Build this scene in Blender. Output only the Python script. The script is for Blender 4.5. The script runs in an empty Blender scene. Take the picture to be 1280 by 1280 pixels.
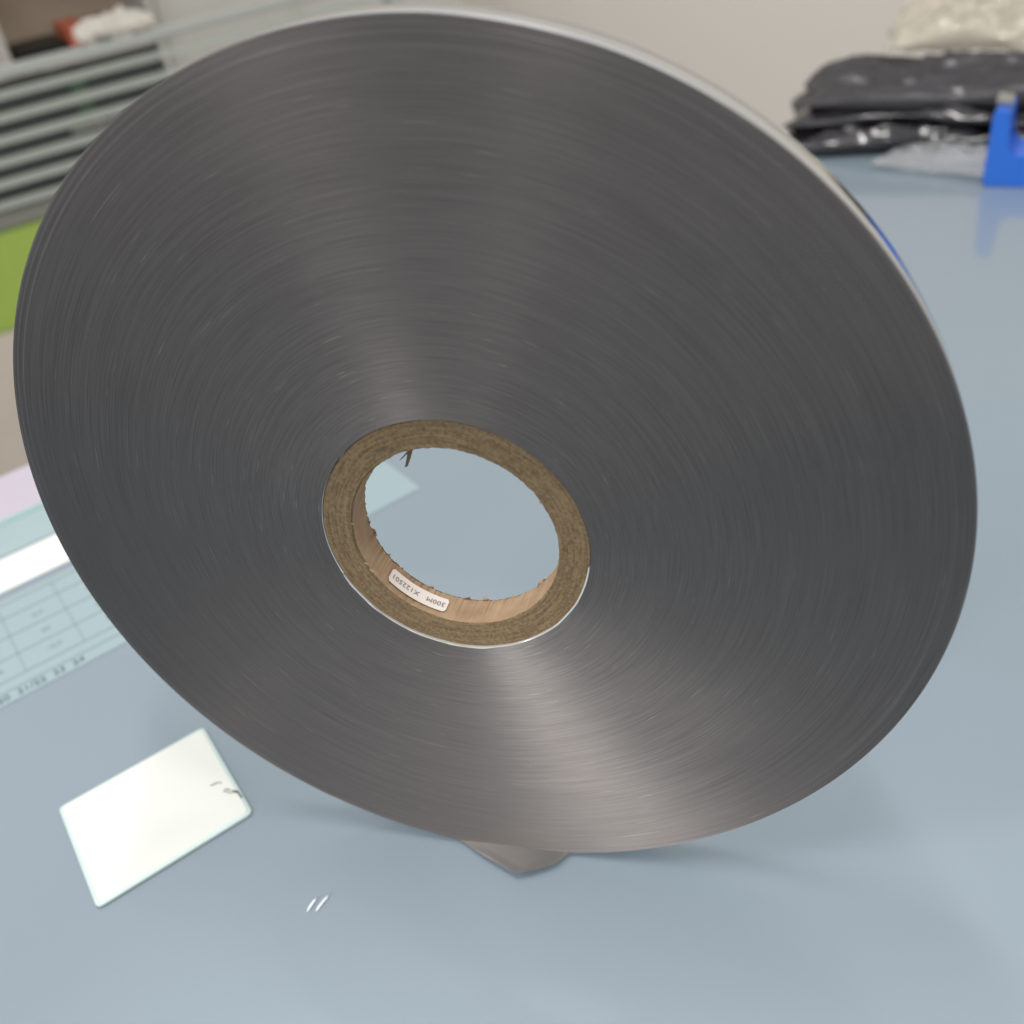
import bpy, bmesh, math, random
from mathutils import Matrix, Vector, noise
random.seed(4)
D=bpy.data; scn=bpy.context.scene
scn.view_settings.view_transform='Standard'; scn.view_settings.look='None'; scn.view_settings.exposure=0
def lin(c):
    return tuple(((v/255)/12.92 if v/255<=.04045 else ((v/255+.055)/1.055)**2.4) for v in c)+(1,)
# ---------- material helpers
def mat(name,col,rough=.5,metal=0,coat=0,var=.06,scale=40,bump=0,spec=.5,**kw):
    m=D.materials.new(name); m.use_nodes=True; nt=m.node_tree; b=nt.nodes['Principled BSDF']
    c=lin(col)
    b.inputs['Roughness'].default_value=rough; b.inputs['Metallic'].default_value=metal
    b.inputs['Coat Weight'].default_value=coat; b.inputs['Coat Roughness'].default_value=.03
    b.inputs['Specular IOR Level'].default_value=spec
    tc=nt.nodes.new('ShaderNodeTexCoord'); nz=nt.nodes.new('ShaderNodeTexNoise')
    nz.inputs['Scale'].default_value=scale; nz.inputs['Detail'].default_value=5
    nt.links.new(tc.outputs['Object'],nz.inputs['Vector'])
    mx=nt.nodes.new('ShaderNodeMix'); mx.data_type='RGBA'
    mx.inputs['A'].default_value=tuple(v*(1-var) for v in c[:3])+(1,)
    mx.inputs['B'].default_value=tuple(min(1,v*(1+var)) for v in c[:3])+(1,)
    nt.links.new(nz.outputs['Fac'],mx.inputs['Factor']); nt.links.new(mx.outputs['Result'],b.inputs['Base Color'])
    if bump:
        bp=nt.nodes.new('ShaderNodeBump'); bp.inputs['Strength'].default_value=bump; bp.inputs['Distance'].default_value=.001
        nt.links.new(nz.outputs['Fac'],bp.inputs['Height']); nt.links.new(bp.outputs['Normal'],b.inputs['Normal'])
    for k,v in kw.items(): b.inputs[k.replace('_',' ')].default_value=v
    return m
def link(o,parent=None):
    scn.collection.objects.link(o)
    if parent: o.parent=parent
    return o
def mobj(name,verts,faces,mats,parent=None,smooth=False,fm=None):
    me=D.meshes.new(name); me.from_pydata([tuple(v) for v in verts],[],faces); me.update()
    if not isinstance(mats,(list,tuple)): mats=[mats]
    for m in mats: me.materials.append(m)
    if fm:
        for p,i in zip(me.polygons,fm): p.material_index=i
    if smooth:
        for p in me.polygons: p.use_smooth=True
    return link(D.objects.new(name,me),parent)
def box(name,lo,hi,m,parent=None,bev=.002):
    bm=bmesh.new(); bmesh.ops.create_cube(bm,size=1)
    for v in bm.verts:
        v.co=Vector([(lo[i]+hi[i])/2+v.co[i]*(hi[i]-lo[i]) for i in range(3)])
    if bev: bmesh.ops.bevel(bm,geom=bm.edges[:],offset=bev,segments=2,affect='EDGES')
    me=D.meshes.new(name); bm.to_mesh(me); bm.free(); me.materials.append(m)
    return link(D.objects.new(name,me),parent)
def empty(name,loc=(0,0,0),rot=(0,0,0)):
    o=D.objects.new(name,None); o.location=loc; o.rotation_euler=rot; o.empty_display_size=.02
    return link(o)
def tag(o,label,cat,kind=None,group=None):
    if label: o['label']=label
    if cat: o['category']=cat
    if kind: o['kind']=kind
    if group: o['group']=group
    return o
def text_mesh(s,size,spacing=1.0):
    cu=D.curves.new('lettering','FONT'); cu.body=s; cu.size=size; cu.space_character=spacing
    cu.align_x='CENTER'; cu.align_y='CENTER'; cu.resolution_u=3
    o=D.objects.new('lettering_tmp',cu); scn.collection.objects.link(o)
    bpy.context.view_layer.update()
    me=D.meshes.new_from_object(o); D.objects.remove(o); return me

# ---------- camera
cam=D.cameras.new('camera'); co=D.objects.new('camera',cam); link(co)
R=Matrix([[0.96223,-0.02522,0.27107],[0.23075,0.60386,-0.76296],[-0.14445,0.79669,0.58687]])
M=R.to_4x4(); M.translation=Vector((0.11553,-0.26413,0.38305)); co.matrix_world=M
cam.sensor_width=36; cam.lens=34.91; cam.clip_start=.01; cam.clip_end=60
cam.dof.use_dof=True; cam.dof.focus_distance=.37; cam.dof.aperture_fstop=7
scn.camera=co

# ---------- tape roll
T=.0153; RO=.17; RC=.0492; RI=.0382
def face_material():
    m=D.materials.new('slit_film_face'); m.use_nodes=True; nt=m.node_tree; N=nt.nodes; L=nt.links
    b=N['Principled BSDF']
    tc=N.new('ShaderNodeTexCoord'); mp=N.new('ShaderNodeMapping'); mp.inputs['Location'].default_value=(0,0,-.17)
    L.new(tc.outputs['Object'],mp.inputs['Vector'])
    sp=N.new('ShaderNodeSeparateXYZ'); L.new(mp.outputs['Vector'],sp.inputs[0])
    cb=N.new('ShaderNodeCombineXYZ'); L.new(sp.outputs['X'],cb.inputs['X']); L.new(sp.outputs['Z'],cb.inputs['Z'])
    ln=N.new('ShaderNodeVectorMath'); ln.operation='LENGTH'; L.new(cb.outputs[0],ln.inputs[0])
    nm=N.new('ShaderNodeVectorMath'); nm.operation='NORMALIZE'; L.new(cb.outputs[0],nm.inputs[0])
    def ring(rs,ang,det,rough=.6):
        ml=N.new('ShaderNodeMath'); ml.operation='MULTIPLY'; ml.inputs[1].default_value=rs; L.new(ln.outputs['Value'],ml.inputs[0])
        sc=N.new('ShaderNodeVectorMath'); sc.operation='SCALE'; sc.inputs['Scale'].default_value=ang; L.new(nm.outputs[0],sc.inputs[0])
        c2=N.new('ShaderNodeCombineXYZ'); L.new(ml.outputs[0],c2.inputs['Y'])
        ad=N.new('ShaderNodeVectorMath'); ad.operation='ADD'; L.new(sc.outputs[0],ad.inputs[0]); L.new(c2.outputs[0],ad.inputs[1])
        nz=N.new('ShaderNodeTexNoise'); nz.inputs['Scale'].default_value=1; nz.inputs['Detail'].default_value=det; nz.inputs['Roughness'].default_value=rough
        L.new(ad.outputs[0],nz.inputs['Vector']); return nz.outputs['Fac']
    fine=ring(4200,4.0,2); mid=ring(1700,2.2,3); broad=ring(110,.4,3); scr=ring(2200,6,1)
    def mr(x,a,b_,c,d):
        q=N.new('ShaderNodeMapRange'); q.inputs[1].default_value=a;q.inputs[2].default_value=b_;q.inputs[3].default_value=c;q.inputs[4].default_value=d
        L.new(x,q.inputs[0]); return q.outputs[0]
    def mth(op,a,b_):
        q=N.new('ShaderNodeMath'); q.operation=op; L.new(a,q.inputs[0])
        if isinstance(b_,(int,float)): q.inputs[1].default_value=b_
        else: L.new(b_,q.inputs[1])
        return q.outputs[0]
    v=mth('MULTIPLY',mr(fine,.3,.7,.80,1.20),mr(mid,.3,.7,.92,1.08))
    v=mth('MULTIPLY',v,mr(broad,.3,.7,.97,1.03))
    v=mth('ADD',v,mr(scr,.735,.80,0,1.3))
    # a few faintly paler wraps close to the rim
    rim=mth('MULTIPLY',mr(ln.outputs['Value'],.160,.166,0,1),mr(ring(900,.5,1),.55,.70,0,.35))
    v=mth('ADD',v,rim)
    col=N.new('ShaderNodeMix'); col.data_type='RGBA'; col.inputs['A'].default_value=(0,0,0,1); col.inputs['B'].default_value=(.268,.248,.240,1)
    L.new(mth('MULTIPLY',v,.5),col.inputs['Factor']); L.new(col.outputs['Result'],b.inputs['Base Color'])
    b.inputs['Metallic'].default_value=.85; b.inputs['Anisotropic'].default_value=.9; b.inputs['Anisotropic Rotation'].default_value=.25
    L.new(mr(mid,.3,.7,.39,.45),b.inputs['Roughness'])
    tg=N.new('ShaderNodeTangent'); tg.direction_type='RADIAL'; tg.axis='Y'; L.new(tg.outputs[0],b.inputs['Tangent'])
    return m
m_face=face_material()
m_foil=mat('polished_foil_side',(232,235,235),rough=.10,metal=1,var=.04,scale=8)
def kraft(name,c1,c2,scale,layers):
    m=D.materials.new(name); m.use_nodes=True; nt=m.node_tree;N=nt.nodes;L=nt.links;b=N['Principled BSDF']
    b.inputs['Roughness'].default_value=.85; b.inputs['Specular IOR Level'].default_value=.2
    tc=N.new('ShaderNodeTexCoord'); mp=N.new('ShaderNodeMapping'); mp.inputs['Location'].default_value=(0,0,-.17); L.new(tc.outputs['Object'],mp.inputs['Vector'])
    sp=N.new('ShaderNodeSeparateXYZ'); L.new(mp.outputs[0],sp.inputs[0])
    cb=N.new('ShaderNodeCombineXYZ'); L.new(sp.outputs['X'],cb.inputs['X']); L.new(sp.outputs['Z'],cb.inputs['Z'])
    ln=N.new('ShaderNodeVectorMath'); ln.operation='LENGTH'; L.new(cb.outputs[0],ln.inputs[0])
    ml=N.new('ShaderNodeMath'); ml.operation='MULTIPLY'; ml.inputs[1].default_value=layers; L.new(ln.outputs['Value'],ml.inputs[0])
    c2n=N.new('ShaderNodeCombineXYZ'); L.new(ml.outputs[0],c2n.inputs['Y'])
    sc=N.new('ShaderNodeVectorMath'); sc.operation='SCALE'; sc.inputs['Scale'].default_value=90; L.new(mp.outputs[0],sc.inputs[0])
    ad=N.new('ShaderNodeVectorMath'); ad.operation='ADD'; L.new(sc.outputs[0],ad.inputs[0]); L.new(c2n.outputs[0],ad.inputs[1])
    nz=N.new('ShaderNodeTexNoise'); nz.inputs['Scale'].default_value=1; nz.inputs['Detail'].default_value=4; L.new(ad.outputs[0],nz.inputs['Vector'])
    n2=N.new('ShaderNodeTexNoise'); n2.inputs['Scale'].default_value=scale; n2.inputs['Detail'].default_value=6; L.new(tc.outputs['Object'],n2.inputs['Vector'])
    av=N.new('ShaderNodeMath'); av.operation='ADD'; L.new(nz.outputs['Fac'],av.inputs[0]); L.new(n2.outputs['Fac'],av.inputs[1])
    q=N.new('ShaderNodeMapRange'); q.inputs[1].default_value=.72;q.inputs[2].default_value=1.28; L.new(av.outputs[0],q.inputs[0])
    mx=N.new('ShaderNodeMix'); mx.data_type='RGBA'; mx.inputs['A'].default_value=lin(c1); mx.inputs['B'].default_value=lin(c2)
    L.new(q.outputs[0],mx.inputs['Factor']); L.new(mx.outputs['Result'],b.inputs['Base Color'])
    bp=N.new('ShaderNodeBump'); bp.inputs['Strength'].default_value=.5; bp.inputs['Distance'].default_value=.0005
    L.new(av.outputs[0],bp.inputs['Height']); L.new(bp.outputs['Normal'],b.inputs['Normal'])
    return m
m_core=kraft('kraft_board_cut_edge',(90,76,57),(128,110,83),900,1100)
m_corein=kraft('kraft_paper_liner',(150,124,98),(170,146,118),160,0)

roll=empty('tape_roll',(0,0,0),(math.radians(-3),0,0))
tag(roll,'large dark grey film tape roll standing upright on glass desk','tape roll')
def lathe(name,prof,mats,fmi,parent,seg=512,closed=True,jit=None,a0=0,a1=2*math.pi):
    vs=[];fs=[];fm=[]
    full=abs(a1-a0-2*math.pi)<1e-6
    n=seg if full else seg+1; k=len(prof)
    for i in range(n):
        a=a0+(a1-a0)*i/seg
        for j,(r,y) in enumerate(prof):
            rr,yy=r,y
            if jit: rr,yy=jit(a,j,r,y)
            vs.append((rr*math.cos(a),yy,.17+rr*math.sin(a)))
    for i in range(seg):
        i2=(i+1)%n
        for j in range(k if closed else k-1):
            j2=(j+1)%k
            fs.append((i*k+j,i*k+j2,i2*k+j2,i2*k+j)); fm.append(fmi[j])
    o=mobj(name,vs,fs,mats,parent,fm=fm)
    bm=bmesh.new(); bm.from_mesh(o.data); bmesh.ops.recalc_face_normals(bm,faces=bm.faces); bm.to_mesh(o.data); bm.free()
    return o
B=.00035
prof=[(RC+.0003,-T),(.1672,-T),(.16725,-T+.00005),(RO-B,-T+.00005),(RO,-T+.0004),(RO,-B),(RO-B,0),(RC+.0003,0)]
w=lathe('film_winding',prof,[m_face,m_foil],[0,0,0,0,1,1,0,1],roll,seg=720)
for p in w.data.polygons:
    p.use_smooth = (p.material_index==1)
w['label']='dark grey winding with fine concentric slit edges'
def cj(a,j,r,y):
    n1=noise.noise(Vector((math.cos(a)*22,math.sin(a)*22,j*3.1)))
    n2=noise.noise(Vector((math.cos(a)*5,math.sin(a)*5,j*1.7+9)))
    n3=noise.noise(Vector((math.cos(a)*60,math.sin(a)*60,j*2.3)))
    if j in (2,3): return r+.00025*n1+.0003*n2, y+.0001*n1
    if j in (4,): return r+.0006*n1+.0005*n3+.0004*n2, y+.0006*n1
    if j in (5,): return r+.0008*n1+.0006*n3-.0002, y+.0008*n1+.0004*n3
    return r,y
core=lathe('cardboard_core',[(RC,-.0002),(RC,-T+.0004),(RI+.0006,-T+.0003),(RI,-T+.0011),(RI,-.0012),(RI+.0007,-.0002)],[m_core,m_corein],[0,0,0,1,0,0],roll,seg=400,jit=cj)
core['label']='brown cardboard core with frayed inner edge'
# torn fibres round the core's inner edge
vs=[];fs=[]
for i in range(24):
    a=random.uniform(math.radians(170),math.radians(395)) if random.random()<.8 else random.uniform(0,2*math.pi)
    back=random.random()<.85
    y=(-.0008 if back else -T+.0006)+random.uniform(-.0004,.0004)
    ln=random.uniform(.0003,.0009); wd=random.uniform(.015,.05)
    k=len(vs); r0=RI+.0006
    for (aa,rr,yy) in ((a-wd,r0,y),(a+wd,r0,y+.0004),(a+wd*.5,RI-ln,y+random.uniform(-.0006,.0012)),(a-wd*.4,RI-ln*.7,y+random.uniform(-.0006,.001))):
        vs.append((rr*math.cos(aa),yy,.17+rr*math.sin(aa)))
    fs.append((k,k+1,k+2,k+3))
fb=mobj('torn_fibre',vs,fs,m_corein,core); fb['kind']='stuff'
# dangling strand of torn liner
vs=[];fs=[]
def ribbon(pts,w0):
    k=len(vs)
    for i,p in enumerate(pts):
        ww=w0*(1-.6*i/(len(pts)-1))
        vs.append((p[0]-ww,p[1],p[2])); vs.append((p[0]+ww,p[1]+.0003,p[2]+ww*.4))
    for i in range(len(pts)-1): fs.append((k+2*i,k+2*i+1,k+2*i+3,k+2*i+2))
a=math.radians(108); px,pz=RI*math.cos(a),.17+RI*math.sin(a)
ribbon([(px+.003,-.004,pz+.0014),(px+.0012,-.0055,pz-.001),(px-.0008,-.0065,pz-.0038),(px-.0020,-.0072,pz-.0072),(px-.0036,-.007,pz-.0105)],.0014)
ribbon([(px-.0008,-.0065,pz-.0038),(px-.0030,-.007,pz-.0056),(px-.0048,-.008,pz-.0070)],.0008)
ribbon([(px+.0012,-.0055,pz-.001),(px-.002,-.005,pz-.0006),(px-.006,-.005,pz-.0020),(px-.0095,-.004,pz-.0046)],.0008)
st=mobj('paper_strand',vs,fs,mat('dark_kraft_fibre',(96,88,64),rough=.9),core)
# foil lip showing between core and film
def lj(a,j,r,y):
    n1=noise.noise(Vector((math.cos(a)*6,math.sin(a)*6,j*.3)))
    return r+.0003*n1,y-.0003*abs(n1)
lathe('foil_liner',[(RC-.0003,-T+.0008),(RC-.0003,-T-.0004),(RC+.0002,-T-.0004),(RC+.0005,-T+.0008)],mat('bright_foil',(215,216,212),rough=.3,metal=.5),[0]*4,roll,seg=200,jit=lj,a0=math.radians(200),a1=math.radians(350))
# sticker on inner wall
m_stick=mat('white_sticker',(226,216,208),rough=.5,var=.03)
m_ink=mat('grey_ink',(120,113,112),rough=.6)
def bend(x,y,dr,ac=math.radians(234),yc=-.0080):
    a=ac+x/RI; r=RI-dr
    return (r*math.cos(a),yc+y,.17+r*math.sin(a))
hw,hh,cr=.0130,.0036,.0012
xs=[-hw+2*hw*i/40 for i in range(41)]
vs=[];fs=[]
for x in xs:
    dd=max(0,abs(x)-(hw-cr)); h=hh-cr+math.sqrt(max(0,cr*cr-dd*dd))
    for yy in (-h,h): vs.append(bend(x,yy,.00075))
for i in range(40): fs.append((2*i,2*i+1,2*i+3,2*i+2))
stk=mobj('sticker',vs,fs,m_stick,core); stk['label']='small white printed sticker on the inner wall'
me=text_mesh('300M   X122501',.0034,1.05)
for v in me.vertices: v.co=Vector(bend(-v.co.x,-v.co.y,.00095))
me.materials.append(m_ink); link(D.objects.new('printed_text',me),stk)
# loose tail of the tape, folded flat under the roll
m_tail=mat('grey_film_tail',(178,176,174),rough=.28,metal=.8,var=.12,scale=50)
pts=[(-.033,-.006),(-.026,-.015),(-.012,-.0225),(.005,-.030),(.0125,-.0265),(.020,-.022),(.0265,-.0125),(.032,.004),(-.004,.008)]
vs=[];n=len(pts)
for x,y in pts: vs.append((x,y,.0008+.0045*max(0,-y/.03)**1.5))
for x,y in pts: vs.append((x,y,.0010+.0045*max(0,-y/.03)**1.5))
fs=[tuple(range(n-1,-1,-1)),tuple(range(n,2*n))]+[(i,(i+1)%n,n+(i+1)%n,n+i) for i in range(n)]
tail=mobj('tape_tail',vs,fs,[m_tail,m_foil],roll,fm=[0,0]+[1]*n)
tail.rotation_euler=(math.radians(3),0,0); tail['label']='loose folded end of the grey film lying flat'

# ---------- desk (frame: s along the edge, q across)
az=math.radians(50); d=Vector((math.cos(az),math.sin(az),0)); pq=Vector((-math.sin(az),math.cos(az),0))
rotd=(0,0,az)
desk=empty('office_desk',(0,0,-.75),rotd); tag(desk,'pale lilac office desk carrying a sheet of glass','desk')
m_desk=mat('pale_lilac_laminate',(192,184,197),rough=.4)
def dbox(name,lo,hi,m,bev=.002,par=desk):
    return box(name,lo,hi,m,par,bev)
dbox('desk_top',(-1.0,-1.0,.715),(1.05,.56,.744),m_desk)
m_leg=mat('grey_steel',(150,150,152),rough=.4,metal=.6)
for s in (-.95,.98):
    for q in (-.95,.5): dbox('desk_leg',(s-.02,q-.02,0),(s+.02,q+.02,.714),m_leg)
def glass_mat():
    m=mat('blue_grey_glass',(131,145,155),rough=.42,coat=.9,var=.05,scale=1.6)
    b=m.node_tree.nodes['Principled BSDF']; b.inputs['Coat Roughness'].default_value=.04
    return m
m_glass=glass_mat(); m_teal=mat('teal_glass_edge',(140,182,178),rough=.15,coat=1); m_teal2=mat('pale_teal_glass',(156,177,180),rough=.3,coat=.6)
gl=empty('glass_sheet',(0,0,0),rotd); tag(gl,'blue grey polished glass sheet lying on the desk','glass sheet')
def strip(name,s0,s1,q0,q1,z,m,par,th=0):
    return mobj(name,[(s0,q0,z),(s1,q0,z),(s1,q1,z),(s0,q1,z)],[(0,1,2,3)],m,par)
box('glass_pane',(-.99,-.99,-.0058),(1.04,.470,0),m_glass,gl,.0005)
box('polished_edge',(-.99,.4702,-.0058),(1.04,.478,0),m_teal,gl,.0008)
m_sheet=mat('pale_teal_drawing_sheet',(150,170,175),rough=.4,coat=.75,var=.03,scale=8)
m_line=mat('grey_print_line',(128,149,155),rough=.5)
m_dark=mat('dark_print',(88,106,112),rough=.5)
sh=empty('printed_sheet',(0,0,0),rotd); tag(sh,'pale teal printed table sheet with numbers under the glass','paper sheet')
strip('paper',-.42,.112,.268,.374,.0003,m_sheet,sh)
vs=[];fs=[]
def ln(s0,q0,s1,q1,w=.0005):
    dx,dy=s1-s0,q1-q0; L=math.hypot(dx,dy); nx,ny=-dy/L*w/2,dx/L*w/2; k=len(vs)
    vs.extend([(s0-nx,q0-ny,.0006),(s1-nx,q1-ny,.0006),(s1+nx,q1+ny,.0006),(s0+nx,q0+ny,.0006)]); fs.append((k,k+1,k+2,k+3))
for q in (.279,.289,.310,.331,.352,.368): ln(-.41,q,-.0,q)
for i in range(12): ln(-.41+i*.036,.289,-.41+i*.036,.368)
mobj('ruled_grid',vs,fs,m_line,sh)
def flat_text(s,size,loc,parent,m,rot=0,name='printed_text'):
    me=text_mesh(s,size); me.materials.append(m); o=D.objects.new(name,me); link(o,parent); o.location=loc; o.rotation_euler=(0,0,rot); return o
flat_text('09  10/11  12  13+14  15  16/17  18  19+20  21/22  23  24',.0075,(-.215,.2735,.0006),sh,m_dark)
for i in range(9):
    for j,q in enumerate((.30,.320,.341)):
        flat_text(random.choice(['12.5','0.08','30','1.20','45','ok','2.4']),.0055,(-.39+i*.036,q,.0006),sh,m_line)
ps=empty('window_reflection_strip',(0,0,0),rotd); tag(ps,'bright white band painting the window reflection along the glass edge','painted reflection')
strip('paper',-.6,.3,.383,.424,.0003,mat('reflection_white',(236,238,234),rough=.4,coat=.6,var=.01),ps)  # the paper quad is the window's reflection in the glass, painted white
tb=empty('tinted_strip',(0,0,0),rotd); tag(tb,'pale teal strip beside the polished glass edge','strip')
strip('film',-.6,.42,.4265,.4695,.0003,m_teal2,tb)
# small bright slivers painting the streaks of light reflected in the glass
for (x,y,l_,a_) in ((-.084,-.055,.0075,74),(-.0795,-.0535,.0095,70)):
    e=math.radians(a_); c_,s_=math.cos(e),math.sin(e); P=[(-l_/2,0),(-l_*.3,-.0007),(l_*.35,-.0006),(l_/2,0),(l_*.3,.0007),(-l_*.3,.0006)]
    V=[(u*c_-v*s_,u*s_+v*c_,.0004) for u,v in P]+[(u*c_*.8-v*s_*.8,u*s_*.8+v*c_*.8,.0010) for u,v in P]
    o=mobj('glint_streak',V,[tuple(range(6,12))]+[(i,(i+1)%6,6+(i+1)%6,6+i) for i in range(6)],mat('painted_glint_white',(225,230,233),rough=.2,coat=1)); o.location=(x,y,0)
    tag(o,'tiny bright streak painting a light reflection on the glass','plastic sliver',group='painted glints')  # each sliver is a painted streak of reflected light, not plastic

# white square card
def card():
    c=[Vector((-.238,-.024)),Vector((-.186,.035)),Vector((-.133,-.013)),Vector((-.184,-.072))]
    r=.003; vs=[]
    for i in range(4):
        p=c[i]; a=(c[i-1]-p).normalized(); b=(c[(i+1)%4]-p).normalized()
        for t in (0,.25,.5,.75,1): 
            q=p+a*r*(1-t)**2+b*r*t**2
            vs.append((q.x,q.y))
    n=len(vs); V=[(x,y,.0005) for x,y in vs]+[(x,y,.0018) for x,y in vs]
    cx=sum(v[0] for v in vs)/n; cy=sum(v[1] for v in vs)/n
    V+=[(cx+(x-cx)*.955,cy+(y-cy)*.955,.0024) for x,y in vs]
    F=[tuple(range(2*n,3*n))]+[(i,n+i,n+(i+1)%n,(i+1)%n) for i in range(n)]+[(n+i,2*n+i,2*n+(i+1)%n,n+(i+1)%n) for i in range(n)]
    o=mobj('square_card',V,F,[mat('white_card',(222,224,218),rough=.45,var=.02,scale=30),mat('card_edge',(196,214,210),rough=.4)],None,fm=[0]+[1]*(2*n))
    bm=bmesh.new(); bm.from_mesh(o.data); bmesh.ops.recalc_face_normals(bm,faces=bm.faces); bm.to_mesh(o.data); bm.free()
    return o
cd=card(); tag(cd,'small white square card with faint grey scribble on the glass','card')
m_pen=mat('grey_pencil',(95,95,92),rough=.7)
vs=[];fs=[]
for (x0,y0,x1,y1,w_) in ((-.162,-.0015,-.159,.001,.0007),(-.159,.001,-.1565,.0007,.0004),(-.1535,-.0025,-.1500,-.0025,.0006),(-.1490,-.0032,-.1455,-.0032,.0013),(-.1465,-.0028,-.1420,-.0062,.0009),(-.1540,-.0035,-.1485,-.0045,.0004)):
    L=math.hypot(x1-x0,y1-y0); nx,ny=-(y1-y0)/L*w_/2,(x1-x0)/L*w_/2; k=len(vs)
    vs+= [(x0-nx,y0-ny,.0026),(x1-nx,y1-ny,.0026),(x1+nx,y1+ny,.0026),(x0+nx,y0+ny,.0026)]; fs.append((k,k+1,k+2,k+3))
mobj('pencil_scribble',vs,fs,m_pen,cd)

# ---------- bags
def pillow(name,loc,size,rz,seed,m,crump=.25,n=70,fold=3,parent=None,tilt=(0,0)):
    vs=[];fs=[]
    def P(u,v,sgn):
        e=(max(0,1-abs(u)**5)*max(0,1-abs(v)**5))**.5
        ed=1+.12*noise.noise(Vector((u*2,v*2,seed)))
        f=noise.noise(Vector((u*fold+seed,v*fold,seed*2.1)))
        g=noise.ridged_multi_fractal(Vector((u*fold*.8,v*fold*1.4,seed)),1,2,4,1,2)-1
        z=sgn*size[2]/2*e*(1+crump*f)+ (size[2]*crump*.5*g if sgn>0 else 0)*e+size[2]*crump*.5*noise.noise(Vector((u*1.5,v*1.5,seed+5)))
        return (u*size[0]/2*ed,v*size[1]/2*ed,z+size[2]/2)
    for sgn in (1,-1):
        for i in range(n+1):
            for j in range(n+1): vs.append(P(-1+2*i/n,-1+2*j/n,sgn))
    k=(n+1)**2
    for i in range(n):
        for j in range(n):
            a=i*(n+1)+j
            fs.append((a,a+n+1,a+n+2,a+1)); fs.append((k+a,k+a+1,k+a+n+2,k+a+n+1))
    o=mobj(name,vs,fs,m,parent,smooth=True)
    bm=bmesh.new(); bm.from_mesh(o.data); bmesh.ops.remove_doubles(bm,verts=bm.verts,dist=.0003); bmesh.ops.recalc_face_normals(bm,faces=bm.faces); bm.to_mesh(o.data); bm.free()
    o.location=loc; o.rotation_euler=(tilt[0],tilt[1],rz); return o
m_black=mat('black_plastic_film',(36,34,38),rough=.25,var=.2,scale=12,bump=.3,coat=.6)
m_blackw=mat('matt_black_film',(52,50,53),rough=.5,var=.15,scale=12,coat=.15)
z=.001
for i,(dx,dy,rz,cr_) in enumerate(((0,-.012,-.10,1.3),(.01,-.004,-.24,1.3),(.010,.008,-.16,.9))):
    o=pillow('black_plastic_bag',(.285+dx,.985+dy,z),(.37-.015*i,.20-.008*i,.02 if i<2 else .024),rz,3+i*1.7,m_black if i<2 else m_blackw,crump=cr_,fold=3.5 if i<2 else 2.4)
    tag(o,'crumpled glossy black plastic bag stacked on the desk' if i<2 else 'matt black flat bag lying on top of the pile','plastic bag',group='stacked black plastic bags'); z+=.015
m_clear=mat('clear_plastic_film',(205,205,205),rough=.18,coat=1,Alpha=.28)
m_cream=mat('cream_clear_plastic',(218,210,190),rough=.25,coat=1,var=.12,scale=15,Alpha=.5)
o=pillow('clear_plastic_bag',(.265,.845,.001),(.13,.08,.010),-.5,11,m_clear,crump=.9,fold=4); tag(o,'crumpled clear plastic bag lying on the glass desk','plastic bag')
o=pillow('cream_plastic_bag',(.42,1.10,.052),(.40,.15,.035),-.3,21,m_cream,crump=1.2,fold=5); tag(o,'crumpled cream translucent bag on top of black bags','plastic bag')
o=pillow('cream_plastic_bag',(.50,1.12,.085),(.22,.13,.06),-.5,27,m_cream,crump=1.0,fold=5); tag(o,'puffy cream translucent bag heaped above the pile','plastic bag')

# ---------- tape dispenser
m_blue=mat('blue_moulded_plastic',(44,112,215),rough=.35,coat=.3)
td=empty('tape_dispenser',(.286,.775,0),(0,0,math.radians(-14))); tag(td,'bright blue desk tape dispenser standing on the glass','tape dispenser')
prof=[(0,.004),(.004,0),(.15,0),(.154,.006),(.154,.05),(.15,.056),(.12,.062),(.10,.066),(.058,.068),(.050,.064),(.046,.034),(.041,.030),(.026,.030),(.020,.036),(.017,.068),(.014,.072),(.005,.072),(.002,.068)]
def extr(name,prof,y0,y1,m,par,bev=.0015):
    n=len(prof); V=[(x,y0,z_) for x,z_ in prof]+[(x,y1,z_) for x,z_ in prof]
    F=[tuple(range(n)),tuple(range(2*n-1,n-1,-1))]+[(i,n+i,n+(i+1)%n,(i+1)%n) for i in range(n)]
    o=mobj(name,V,F,m,par); bm=bmesh.new(); bm.from_mesh(o.data); bmesh.ops.recalc_face_normals(bm,faces=bm.faces)
    bmesh.ops.bevel(bm,geom=[e for e in bm.edges if e.calc_face_angle(0)>.3],offset=bev,segments=2,affect='EDGES'); bm.to_mesh(o.data); bm.free(); return o
extr('dispenser_body',prof,0,.052,m_blue,td,.001)
extr('cutter_blade',[(.004,.0725),(.002,.078),(.016,.0755),(.015,.0725)],.012,.040,mat('steel_blade',(190,190,190),rough=.25,metal=1),td,.0003)
def disc(name,c,r,ri,y0,y1,m,par):
    n=48;V=[];F=[]
    for i in range(n):
        a=2*math.pi*i/n
        for rr,yy in ((r,y0),(r,y1),(ri,y1),(ri,y0)): V.append((c[0]+rr*math.cos(a),yy,c[1]+rr*math.sin(a)))
    for i in range(n):
        i2=(i+1)%n
        for j in range(4): F.append((i*4+j,i*4+(j+1)%4,i2*4+(j+1)%4,i2*4+j))
    return mobj(name,V,F,m,par)
disc('tape_reel',(.105,.085),.036,.013,.014,.038,mat('clear_tape_reel',(215,205,170),rough=.3,coat=.5),td)
disc('reel_hub',(.105,.085),.0128,.004,.010,.042,m_blue,td)

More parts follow.
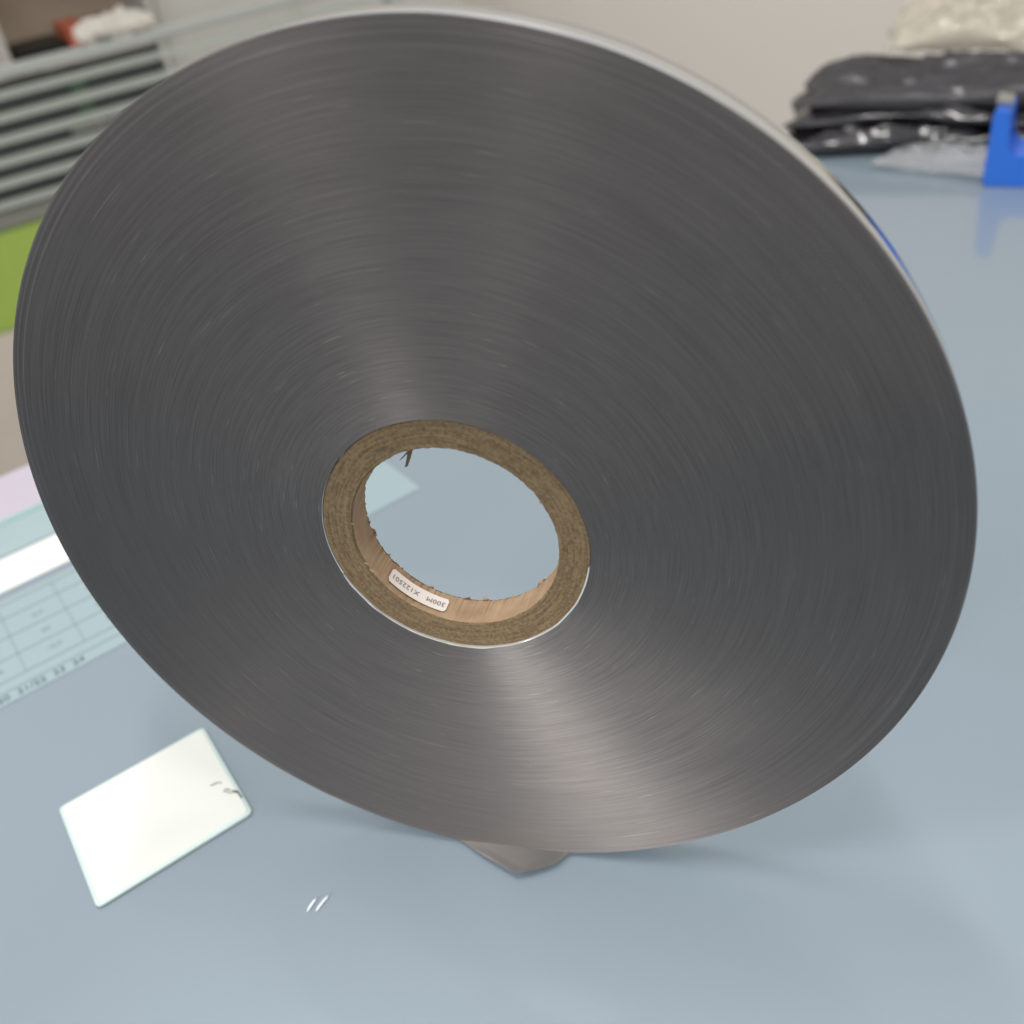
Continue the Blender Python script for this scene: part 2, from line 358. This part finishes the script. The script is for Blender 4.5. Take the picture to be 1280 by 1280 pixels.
# ---------- partition with striped glass
P0=(-1.115,1.236,0); pr=empty('office_partition',(P0[0],P0[1],-.75),(0,0,math.radians(45))); tag(pr,'low office partition with striped glass above a lime green panel','partition')
H=.75
m_frame=mat('pale_grey_frame',(186,190,184),rough=.35,metal=.2)
m_green=mat('lime_green_panel',(158,184,84),rough=.6); m_beige=mat('beige_panel',(206,196,182),rough=.7)
def pb(name,lo,hi,m,bev=.003): return box(name,(lo[0],lo[1],lo[2]+H),(hi[0],hi[1],hi[2]+H),m,pr,bev)
pb('top_rail',(-.8,-.015,.118),(.66,.025,.132),m_frame)
pb('middle_rail',(-.8,-.015,-.108),(.66,.025,-.088),mat('grey_rail',(130,130,120),rough=.4))
pb('end_post',(.661,-.015,-.75),(.69,.025,.132),m_frame)
pb('green_panel',(-.8,-.01,-.277),(.66,.02,-.109),m_green)
pb('lower_panel',(-.8,-.012,-.75),(.66,.022,-.278),m_beige)
m_pane=mat('clear_pane',(200,215,210),rough=.05,Alpha=.06)
mobj('glass_pane',[(-.8,.005,-.087+H),(.66,.005,-.087+H),(.66,.005,.117+H),(-.8,.005,.117+H)],[(0,1,2,3)],m_pane,pr)
vs=[];fs=[]
for i in range(6):
    z0=-.080+i*.033+H; k=len(vs); vs+=[(-.8,.001,z0),(.66,.001,z0),(.66,.001,z0+.014),(-.8,.001,z0+.014)]; fs.append((k,k+1,k+2,k+3))
mobj('frosted_stripe',vs,fs,mat('frosted_film',(186,192,182),rough=.5,Alpha=.8),pr)
o=pillow('crumpled_cloth',(P0[0]+.10,P0[1]+.13,.134),(.13,.05,.025),.8,31,mat('white_cloth',(212,206,195),rough=.8),crump=.9,fold=4); tag(o,'crumpled white cloth resting on the partition rail','cloth')
def behind(name,label,cat,parts,m=None):
    e=empty(name,(P0[0],P0[1],-.75),(0,0,math.radians(45))); tag(e,label,cat)
    for nm,lo,hi,mm in parts: box(nm,lo,hi,mm,e,.004)
m_w=mat('off_white_cabinet',(205,202,194),rough=.5); m_k=mat('black_casing',(16,17,18),rough=.5); m_br=mat('tan_board',(190,172,150),rough=.7); m_o=mat('orange_card',(205,110,80),rough=.6)
m_gd=mat('dark_green_board',(50,80,50),rough=.6)
behind('storage_cabinet','off white cabinet standing behind the striped glass','cabinet',[('cabinet_body',(.30,.35,0),(1.0,.75,.97),m_w),('cabinet_door',(.31,.335,.05),(.60,.349,.95),m_w),('door_handle',(.56,.315,.5),(.575,.334,.62),m_leg)])
behind('black_monitor','black computer monitor on a stand behind the partition','monitor',[('screen',(-.45,.10,.60),(.045,.13,.845),m_k),('stand',(-.24,.131,.56),(-.20,.16,.80),m_k),('base',(-.32,.12,.0),(-.12,.26,.56),m_k)])
behind('storage_shelf','open shelf with dark boxes behind the striped glass','shelf',[('upright',(.0,.28,0),(.012,.5,.98),m_w),('upright',(.283,.28,0),(.295,.5,1.15),m_w),('shelf_board',(.013,.28,.58),(.282,.5,.588),m_w),('shelf_board',(.013,.28,.70),(.282,.5,.708),m_w),('shelf_board',(.013,.28,.82),(.282,.5,.828),m_w),('shelf_board',(.013,.28,1.05),(.282,.5,1.06),m_w),('back_panel',(.0,.501,0),(.294,.51,1.15),m_br)])
for (a_,b_,z0,z1,mm,lb) in ((.025,.09,.709,.812,m_k,'black'),(.092,.125,.709,.80,m_gd,'dark green'),(.127,.278,.709,.81,m_k,'black'),(.025,.16,.589,.69,m_k,'black'),(.165,.278,.589,.685,m_k,'black'),(.025,.12,.829,.855,m_k,'black'),(.125,.17,.829,.875,m_o,'orange'),(.175,.27,.829,.87,m_k,'black')):
    behind('file_box',lb+' file box standing on the shelf','file box',[('box_body',(a_,.29,z0),(b_,.45,z1),mm),('box_lid',(a_-.0005,.2885,z1+.0005),(b_+.0005,.451,z1+.004),mm)])
behind('pin_board','tan board with pale frame behind the partition','board',[('board',(-.9,.8,.6),(-.1,.82,1.3),m_br),('frame',(-.1,.79,.6),(-.07,.83,1.3),m_w),('frame',(-.92,.79,1.301),(-.07,.83,1.33),m_w)])

# ---------- room surfaces
m_wall=mat('warm_white_wall',(232,226,217),rough=.8,var=.02,scale=2)
wl=mobj('wall',[(-5,3.3,-.75),(5,1.55,-.75),(5,1.55,2.2),(-5,3.3,2.2)],[(0,1,2,3)],m_wall); tag(wl,'plain warm white painted wall behind the desk','wall')
fl=mobj('floor',[(-5,-4,-.75),(5,-4,-.75),(5,3.5,-.75),(-5,3.5,-.75)],[(0,1,2,3)],mat('grey_floor',(165,160,155),rough=.5)); tag(fl,None,None,'structure')

# ---------- light
W=D.worlds.new('World'); scn.world=W; W.use_nodes=True; nt=W.node_tree; bg=nt.nodes['Background']
bg.inputs['Color'].default_value=(.99,.99,1.0,1); bg.inputs['Strength'].default_value=.78
def area(name,loc,target,sx,sy,power,col=(1,1,1),spread=180):
    l=D.lights.new(name,'AREA'); l.shape='RECTANGLE'; l.size=sx; l.size_y=sy; l.energy=power; l.color=col; l.spread=math.radians(spread)
    o=D.objects.new(name,l); link(o); o.location=loc
    o.rotation_euler=(Vector(target)-Vector(loc)).to_track_quat('-Z','Y').to_euler(); return o
area('ceiling_lamp',(.12,.0,1.7),(.1,-.01,0),1.0,.09,19,(1,.98,.95))
area('ceiling_lamp',(-.95,-.7,1.5),(0,0,.15),.12,.9,8,(1,.97,.95))
area('wedge_fill_light',(-.41,-.80,.20),(.04,-.01,.0),.045,.14,.20,(1,.96,.93),26)  # added out-of-view light that brightens the wedge on the lower roll face
